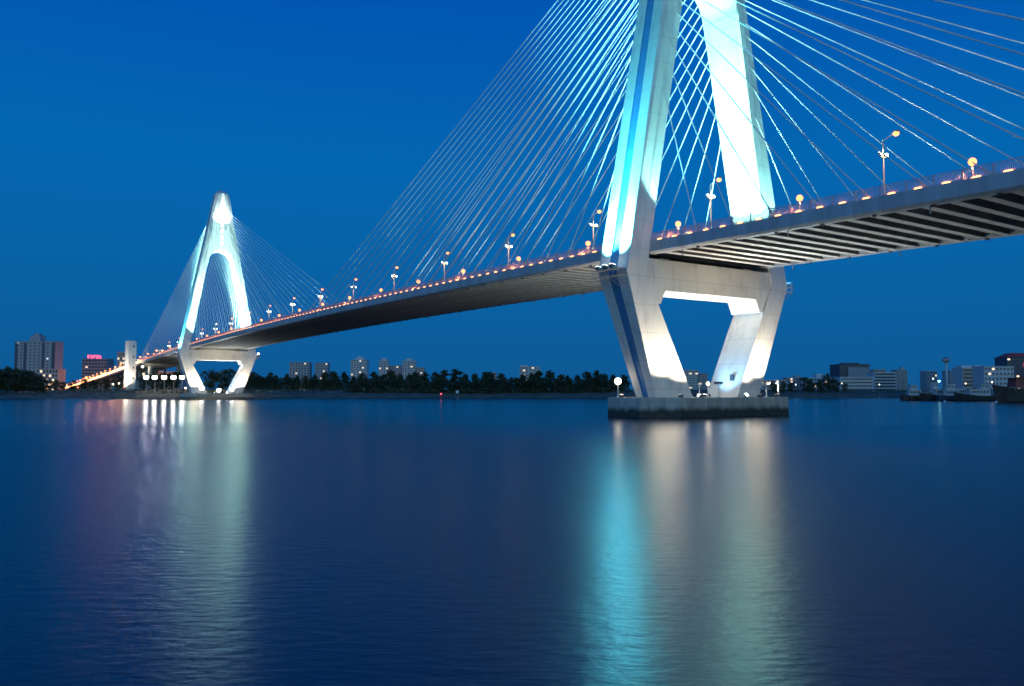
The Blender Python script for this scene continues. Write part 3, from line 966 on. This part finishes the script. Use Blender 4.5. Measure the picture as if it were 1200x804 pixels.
building('pale block behind the moored fishing boats', 1086, 1098, 435.5, 800, 'wall_pale', 14, 7, 4, ww=.5)
building('plain pale block just right of the lookout tower', 1113, 1127, 435, 760, 'wall_pale', 14, 6, 3, ww=.3)
building('dark ribbon-windowed office with white ledges and red-brown roof', 1127.5, 1154, 432, 700, 'wall_white', 16, 6, 7, bands=True, wh=.62, boxes=((-.2, .5, .5, .6, 2.2), (.3, .5, .3, .6, 2.2)))
building('white office block with square windows beside the red-topped building', 1153, 1188, 430, 640, 'wall_white', 16, 5, 8, ww=.6, wh=.42)
bx = building('dark building with red roof storeys and red sign behind the large ship', 1180, 1230, 419, 720, 'wall_slate', 18, 8, 10, ww=.6, wh=.4)
WB = sz(50, 720); HB = (459.05 - 419) / 937.685 * 720 + 4.1 - 4.4
m = MB(); m.loft([[(-WB * .5, -.5, HB + .6), (WB * .5, -.5, HB + .6), (WB * .5, 16, HB + .6), (-WB * .5, 16, HB + .6)], [(-WB * .33, 4, HB + 4.2), (WB * .4, 4, HB + 4.2), (WB * .4, 12, HB + 4.2), (-WB * .33, 12, HB + 4.2)]])
m.build('red_roof', 'roof_red', bx) if 'roof_red' in MATS else None
neon(tag(bx), sz(12, 720), HB - 8.0, 2, 3.0)
# lookout tower
lt = thing('lookout_tower', 'slender pale lookout tower with a flared round cabin', 'tower', at(1109, 640, 4.4))
hz = (459.05 - 424) / 937.685 * 640 - .3
MB().tube((0, 0, -1), (0, 0, hz), 1.0, .8, k=10).build('shaft', 'wall_white', lt)
m = MB(); m.tube((0, 0, hz - 1.2), (0, 0, hz + 1.0), .9, 3.2, k=14); m.tube((0, 0, hz + 1.0), (0, 0, hz + 2.4), 3.2, 3.0, k=14)
m.build('cabin', 'wall_pale', lt)
MB().tube((0, 0, hz + 2.4), (0, 0, hz + 3.4), 2.0, 1.4, k=12).build('cabin_roof', 'wall_slate', lt)
# ------------------------------------------------------------------ lamp posts on the near pile cap
def cap_post(label, x, v, h, lit, kind='globe', r=.3):
    t = thing('pier_lamp', label, 'lamp post', (x, v, ZC), group='posts on the near pile cap')
    MB().tube((0, 0, 0), (0, 0, h), .11, .08, k=8).build('post', 'steel_white', t)
    MB().tube((0, 0, 0), (0, 0, .12), .3, .3, k=8).build('base_plate', 'steel_white', t)
    if kind == 'globe':
        MB().ball((0, 0, h + r), r, 12, 8).build('globe', 'lens_warm' if lit else 'steel_white', t, smooth=True)
        if lit: bulb('lamp_glow', t, (0, 0, h + .3), 260, WARM, .36)
    elif kind == 'tee':
        MB().box((0, 0, h), (.12, 1.8, .12)).build('crossbar', 'steel_grey', t)
        for y in (-.7, 0, .7):
            MB().box((0, y, h + .22), (.4, .34, .3)).build('lamp_head', 'steel_dark', t)
    else:
        MB().box((0, 0, h + .3), (.5, .5, .6)).build('lantern', 'steel_white', t)
        MB().box((0, 0, h + .75), (.6, .6, .16)).build('cap', 'steel_dark', t)
cap_post('lit globe lamp on a white post at the outer end of the near pile cap', -3, -16, 2.1, True, r=.56)
cap_post('unlit white post between the legs of the near tower', 2.4, -2.6, 1.9, False)
cap_post('shorter lit globe lamp on a white post between the legs of the near tower', 3.2, -1.4, 2.0, True)
cap_post('T-shaped post with three small dark lamps before the far leg of the near tower', 6.6, -2.6, 2.2, False, 'tee')
cap_post('white post with a square lantern at the far end of the near pile cap', 7.0, 12.0, 2.2, False, 'lantern')
cap_post('thin T-shaped post beside the outer edge of the far leg, near tower', 5.6, 10.6, 2.3, False, 'tee')
# ------------------------------------------------------------------ floodlight masts on the far bank
for i, px in enumerate((172, 182, 193, 204, 214)):
    d = 456
    t = thing('flood_mast', 'tall steel mast with a bank of four white floodlights under the far side span', 'floodlight mast', at(px, d, 3.2), FACE, 'floodlight masts under the far side span')
    H = (459.05 - 442.2) / 937.685 * d + 4.1 - 3.2
    MB().tube((0, 0, -1.5), (0, 0, H), .2, .13, k=8).build('pole', 'steel_grey', t)
    MB().box((0, 0, H), (2.6, .16, .16)).build('crossbar', 'steel_grey', t)
    for x in (-.95, -.32, .32, .95):
        f = MB().box((x, -.15, H + .35), (.56, .5, .6)).build('lamp_housing', 'steel_dark', t)
        MB().ball((x, -.42, H + .35), .48, 10, 6).build('lens', 'lens_big', f, smooth=True)
        MB().ball((x, -.42, H - .5), .44, 10, 6).build('lens', 'lens_big', f, smooth=True)
    bulb('mast_fill', t, (0, 0, H + 1.2), 1500, (1, .95, .88), .5)
for v, z in ((-9.0, 2.5), (-.6, 1.7), (5.9, 2.1)):
    t = thing('flood_bank', 'bright cluster of floodlights at the foot of the far tower', 'floodlight', (-332.2, v, ZC), FACE, 'bright floodlights at the foot of the far tower')
    MB().tube((0, 0, 0), (0, 0, z), .14, k=8).build('post', 'steel_grey', t)
    MB().box((0, 0, z), (1.9, .25, .2)).build('crossbar', 'steel_grey', t)
    for x in (-.62, 0, .62):
        f = MB().box((x, 0, z + .3), (.56, .5, .6)).build('lamp_housing', 'steel_dark', t)
        MB().ball((x, -.3, z + .3), .40, 10, 6).build('lens', 'lens_big', f, smooth=True)
        MB().ball((x, -.3, z - .45), .34, 10, 6).build('lens', 'lens_big', f, smooth=True)
# floodlights that wash the stair tower
flood('ground floodlight aimed up the pale stair tower on the far bank', tuple(Vector((-487, -20.6, 5.5)) + Vector((6.0, -8.0, 0))), (-487, -22, 17), 70000, WARM, 85, .8, 1.0, lens='lens_warm')

# lamp masts of the viaduct
def via_mast():
    t = thing('viaduct_lamp', 'lamp post with paired orange heads on the descending approach viaduct', 'lamp post', group='lamp posts of the approach viaduct')
    MB().tube((0, 0, 0), (0, 0, 9), .16, .1, k=6).build('pole', 'steel_white', t)
    MB().box((0, 0, 9), (.14, 4.0, .14)).build('arm', 'steel_white', t)
    for s in (-1, 1):
        h = MB().box((0, s * 2.0, 9.05), (.5, 1.1, .22)).build('lamp_head', 'steel_grey', t)
        MB().ball((0, s * 2.0, 8.8), .8, 8, 6, sq=.7).build('bowl', 'lens_sodium', h, smooth=True)
    return t
vm_ = via_mast()
for i in range(22):
    x = -505 - 34 * i
    o = vm_ if i == 0 else copy_tree(vm_)
    o.location = (x, 0, deck_z(x) - .1)
for i, o in enumerate([o for o in bpy.data.objects if o.name.startswith('viaduct_lamp')]):
    if i % 3 == 0: bulb('lamp_glow', o, (0, 0, 7.6), 5000, SODIUM, .5)
t = thing('high_mast_lamp', 'single very bright orange high-mast lamp above the approach viaduct', 'lamp post', at(101.5, 700, 4.5))
hz = (459.05 - 444) / 937.685 * 700 + 4.1 - 4.5
MB().tube((0, 0, -1), (0, 0, hz), .25, .15, k=8).build('pole', 'steel_grey', t)
MB().ball((0, 0, hz + .8), 1.3, 12, 8).build('lamp_head', 'lens_sodium', t, smooth=True)
bulb('lamp_glow', t, (0, 0, hz + .8), 90000, SODIUM, 1.3)
# ground lamps on the far bank
def shore_lamp(label, px, d, h, r, lens, power=0, col=WARM):
    t = thing('shore_lamp', label, 'lamp post', at(px, d, ground_z(px, d) - .1), group='lamps on the far bank')
    MB().tube((0, 0, -.3), (0, 0, h), .1, .07, k=6).build('post', 'steel_grey', t)
    MB().ball((0, 0, h + r), r, 10, 6).build('globe', lens, t, smooth=True)
    if power: bulb('lamp_glow', t, (0, 0, h + r), power, col, r)
shore_lamp('warm globe lamp on the bank just left of the far tower leg', 218, 428, 3.0, .42, 'lens_warm', 700)
shore_lamp('orange lamp at the foot of the pinkish block, left one of two', 57, 640, 3.0, .6, 'lens_sodium', 900, SODIUM)
shore_lamp('orange lamp at the foot of the pinkish block, right one of two', 61.5, 660, 5.0, .6, 'lens_sodium')
shore_lamp('white lamp under the viaduct nearest the stair tower', 133, 560, 3.5, .6, 'lens_warm', 900)
shore_lamp('smaller white lamp under the viaduct close to the stair tower', 140, 560, 4.2, .4, 'lens_warm')
shore_lamp('orange lamp under the viaduct amid its columns', 92, 620, 1.6, .5, 'lens_sodium', 700, SODIUM)
shore_lamp('orange lamp low on the bank beside the stair tower', 146, 520, 1.4, .35, 'lens_sodium')
shore_lamp('small orange lamp beside the side span at the stair tower', 167, 505, 14, .7, 'lens_warm', 700)
for i, (px, d, h, ls, what) in enumerate([(1071, 470, 5, 'lens_warm', 'beside the brown boat'), (1093, 480, 7, 'lens_white', 'behind the black boat'), (1131, 450, 6, 'lens_warm', 'before the ribbon-windowed office'),
        (1147, 455, 4, 'lens_sodium', 'behind the long white cabin'), (1162, 440, 7, 'lens_warm', 'before the white office'), (1186, 430, 9, 'lens_sodium', 'behind the large ship'), (986, 600, 5, 'lens_warm', 'before the long waterfront offices'), (1030, 600, 4, 'lens_warm', 'before the ribbon-glazed office'), (932, 600, 4, 'lens_white', 'before the small white block')]):
    shore_lamp('small quay lamp ' + what, px, d, h, .28, ls)
# beacon box on the beam end of the far tower
t = thing('beacon', 'small cyan-white beacon lamp on the outer end of the far tower cross beam', 'lamp', (-338.5, 20.6, 24.6))
MB().box((0, -.4, 0), (.3, 1.4, .3)).build('bracket', 'steel_grey', t)
MB().ball((0, .4, .1), .42, 10, 6).build('globe', 'lens_white', t, smooth=True)
# white service cage on the beam end of the near tower
t = thing('service_cage', 'small white open rail cage on the outer knee of the near tower', 'cage', (2.4, 19.4, 22.6))
m = MB()
for x in (-.8, .8):
    for y in (.3, 1.8):
        m.tube((x, y, 0), (x, y, 1.5), .06, k=5)
for z in (0, .75, 1.5):
    for x in (-.8, .8): m.tube((x, -.4, z), (x, 1.8, z), .055, k=5)
    m.tube((-.8, 1.8, z), (.8, 1.8, z), .055, k=5)
m.build('cage_rail', 'steel_white', t)

# ------------------------------------------------------------------ buoys and marks
def buoy(label, px, d, kind):
    t = thing('buoy', label, 'buoy', at(px, d, 0))
    if kind == 'red':
        MB().tube((0, 0, -.5), (0, 0, .8), 1.0, .9, k=12).build('float', 'steel_dark', t)
        MB().tube((0, 0, .8), (0, 0, 2.6), .35, .28, k=10).build('post', 'buoy_red', t)
        MB().ball((0, 0, 2.9), .38, 10, 6).build('lamp', 'lens_red', t, smooth=True)
    else:
        MB().ball((0, 0, .25), .42, 12, 8).build('float', 'buoy_white', t, smooth=True)
        MB().tube((0, 0, .6), (0, 0, 1.0), .06, k=6).build('ring_post', 'steel_grey', t)
mat('buoy_red', (0.6, 0.03, 0.03), .5, var=.1)
mat('buoy_white', (0.8, 0.8, 0.8), .5, var=.05)
buoy('red lighted buoy floating off the tree-lined bank', 517, 420, 'red')
buoy('small white float off the first moored fishing boat', 1106, 318, 'white')
buoy('small white float off the bow of the large ship', 1166, 296, 'white')
t = thing('notice_board', 'small white notice board on two posts at the edge of the tree-lined bank', 'sign', at(536, 556, 1.4), FACE)
MB().box((0, 0, 2.6), (2.1, .12, 1.7)).build('panel', 'buoy_white', t)
for x in (-.8, .8): MB().tube((x, .1, -.6), (x, .1, 3.3), .08, k=6).build('post', 'steel_grey', t)

# ------------------------------------------------------------------ wharf, fishing boats and ship
mat('wharf_stone', (0.10, 0.09, 0.08), .85, var=.3, scale=.4)
mat('hull_black', (0.025, 0.026, 0.03), .5, var=.3, scale=.8)
mat('hull_brown', (0.12, 0.085, 0.06), .65, var=.35, scale=.8)
mat('hull_blue', (0.05, 0.08, 0.13), .55, var=.3, scale=.8)
mat('cabin_white', (0.62, 0.62, 0.60), .55, var=.15, scale=.8)
mat('cabin_red', (0.34, 0.06, 0.05), .6, var=.2, scale=.8)
mat('deck_wood', (0.16, 0.12, 0.08), .8, var=.2, scale=1)
m = MB()
pts = [at(1064, 392), at(1130, 372), at(1200, 340), at(1330, 320), at(1330, 430), at(1200, 430), at(1064, 460)]
m.loft([[(p.x, p.y, -3) for p in pts], [(p.x, p.y, 2.3) for p in pts]])
tag(m.build('wharf', 'wharf_stone'), kind='structure')
def hull(L, B, D, sheer=1.2, k=11):
    rings = []
    for i in range(k):
        f = i / (k - 1)
        x = (f - .5) * L
        wdt = B / 2 * (min(1, (1 - f) * 2.6) ** .6 if f > .5 else (.82 + .18 * min(1, f * 3)))
        wdt = max(wdt, .06)
        top = D + sheer * max(0, (f - .35) / .65) ** 2 + .35 * max(0, (.2 - f) / .2)
        flare = .62 if f < .8 else .62 - .5 * (f - .8) / .2
        keel = -.9 + (.6 * max(0, (f - .85) / .15))
        xo = x + (top * .28 * max(0, (f - .7) / .3))
        rings.append([(xo, wdt, top), (x, wdt * (flare + .25), .3), (x, wdt * .15, keel), (x, -wdt * .15, keel), (x, -wdt * (flare + .25), .3), (xo, -wdt, top)])
    return rings
def boat(label, px, d, L0, hullm, cabm, flip, houses, mast=7.0, turn=0.0, name='fishing_boat', D=1.9, lamp=None):
    L = L0 * (1.25 if L0 < 20 else 1.1); D = D * 1.2
    houses = [(a_, b_, c_ * 1.3, e_ * 1.3) for a_, b_, c_, e_ in houses]
    t = thing(name, label, 'boat' if L < 25 else 'ship', at(px, d, 0), FACE + (math.pi if flip else 0) + turn, 'boats moored at the wharf')
    B = L * .27
    MB().loft(hull(L, B, D, L * .085)).build('hull', hullm, t)
    hr = hull(L, B, D, L * .085)
    m = MB()
    for s in (0, 5):
        for a, b in zip(hr, hr[1:]):
            p, q = Vector(a[s]), Vector(b[s])
            m.tube(p, q, .11, k=5, cap=False)
    m.build('gunwale', 'deck_wood', t)
    for (x, w_, h_, z) in houses:
        c = MB().box((x * L, 0, D - .2 + z + h_ / 2), (w_ * L, B * .62, h_), taper=.94).build('deckhouse', cabm, t)
        MB().box((x * L, 0, D - .2 + z + h_ + .08), (w_ * L * 1.12, B * .72, .16)).build('roof', cabm, c)
        n = max(2, int(w_ * L / 1.4))
        for i in range(n):
            for s in (-1, 1):
                MB().box((x * L + (i + .5 - n / 2) * w_ * L / n * .85, s * B * .306, D - .2 + z + h_ * .62), (w_ * L / n * .5, .12, h_ * .32)).build('window', 'window_glass', c)
    if mast:
        m = MB(); m.tube((-.05 * L, 0, D), (-.05 * L, 0, D + mast), .11, .05, k=6)
        m.tube((-.05 * L, 0, D + mast * .35), (-.38 * L, 0, D + mast * .7), .07, .05, k=6)
        m.tube((-.05 * L, 0, D + mast * .95), (.45 * L, 0, D + L * .08), .02, k=4)
        m.build('mast', 'steel_grey', t)
    m = MB()
    for i in range(5):
        x = (.12 + .07 * i) * L
        m.tube((x, B * .36, D), (x, B * .36, D + 1.5), .04, k=4); m.tube((x, -B * .36, D), (x, -B * .36, D + 1.5), .04, k=4)
    m.tube((.12 * L, B * .36, D + 1.5), (.4 * L, B * .36, D + 1.5), .04, k=4); m.tube((.12 * L, -B * .36, D + 1.5), (.4 * L, -B * .36, D + 1.5), .04, k=4)
    m.build('bow_rail', 'steel_grey', t)
    for i in range(4):
        MB().tube((-.35 * L + i * .2 * L, -B * .53, .9), (-.35 * L + i * .2 * L, -B * .47, .9), .38, k=10).build('tyre_fender', 'rubber', t)
    if lamp:
        MB().ball((-.05 * L, 0, D + mast), .42, 10, 6).build('mast_lamp', lamp, t, smooth=True)
        bulb('lamp_glow', t, (-.05 * L, 0, D + mast), 80, (.4, 1, .8), .4)
boat('brown fishing boat with low white wheelhouse, at the seaward end of the wharf', 1077, 372, 13.5, 'hull_brown', 'cabin_white', False, ((-.16, .34, 2.2, 0), (-.2, .18, 1.6, 2.2)), 5.0)
boat('black fishing boat with a green-white lamp on its mast', 1098, 366, 12.5, 'hull_black', 'cabin_white', True, ((-.1, .42, 2.4, 0),), 6.6, .05, lamp='lens_green')
boat('dark blue fishing boat with a two-storey white wheelhouse', 1119, 360, 13.0, 'hull_blue', 'cabin_white', False, ((-.14, .36, 2.2, 0), (-.16, .22, 1.8, 2.2)), 7.0, -.06)
boat('black fishing boat with a long white cabin, next to the large ship', 1143, 350, 14.5, 'hull_black', 'cabin_white', True, ((-.05, .52, 2.4, 0), (-.18, .2, 1.6, 2.4)), 6.0, .04)
boat('brown fishing boat squeezed behind the two-storey boat', 1108, 380, 13.0, 'hull_brown', 'cabin_white', True, ((-.1, .4, 2.6, 0),), 8.0, .1)
boat('dark fishing boat with a red cabin behind the long white cabin', 1154, 368, 13.5, 'hull_blue', 'cabin_red', False, ((-.12, .4, 2.8, 0),), 8.0, .0)
boat('black fishing boat with a tall narrow wheelhouse, moored behind the brown boat', 1086, 386, 13.0, 'hull_black', 'cabin_white', True, ((-.2, .24, 2.6, 0), (-.2, .16, 2.0, 2.6)), 8.0, .0)
boat('blue fishing boat with a low white cabin behind the dark blue one', 1130, 376, 13.0, 'hull_blue', 'cabin_white', False, ((-.1, .44, 2.6, 0),), 9.0, .05)
boat('large dark ship with a dark red superstructure at the end of the wharf', 1211, 306, 27.0, 'hull_black', 'cabin_red', True, ((.02, .58, 2.6, 1.4), (-.1, .36, 2.2, 4.0)), 11.0, .06, 'cargo_ship', 3.5)
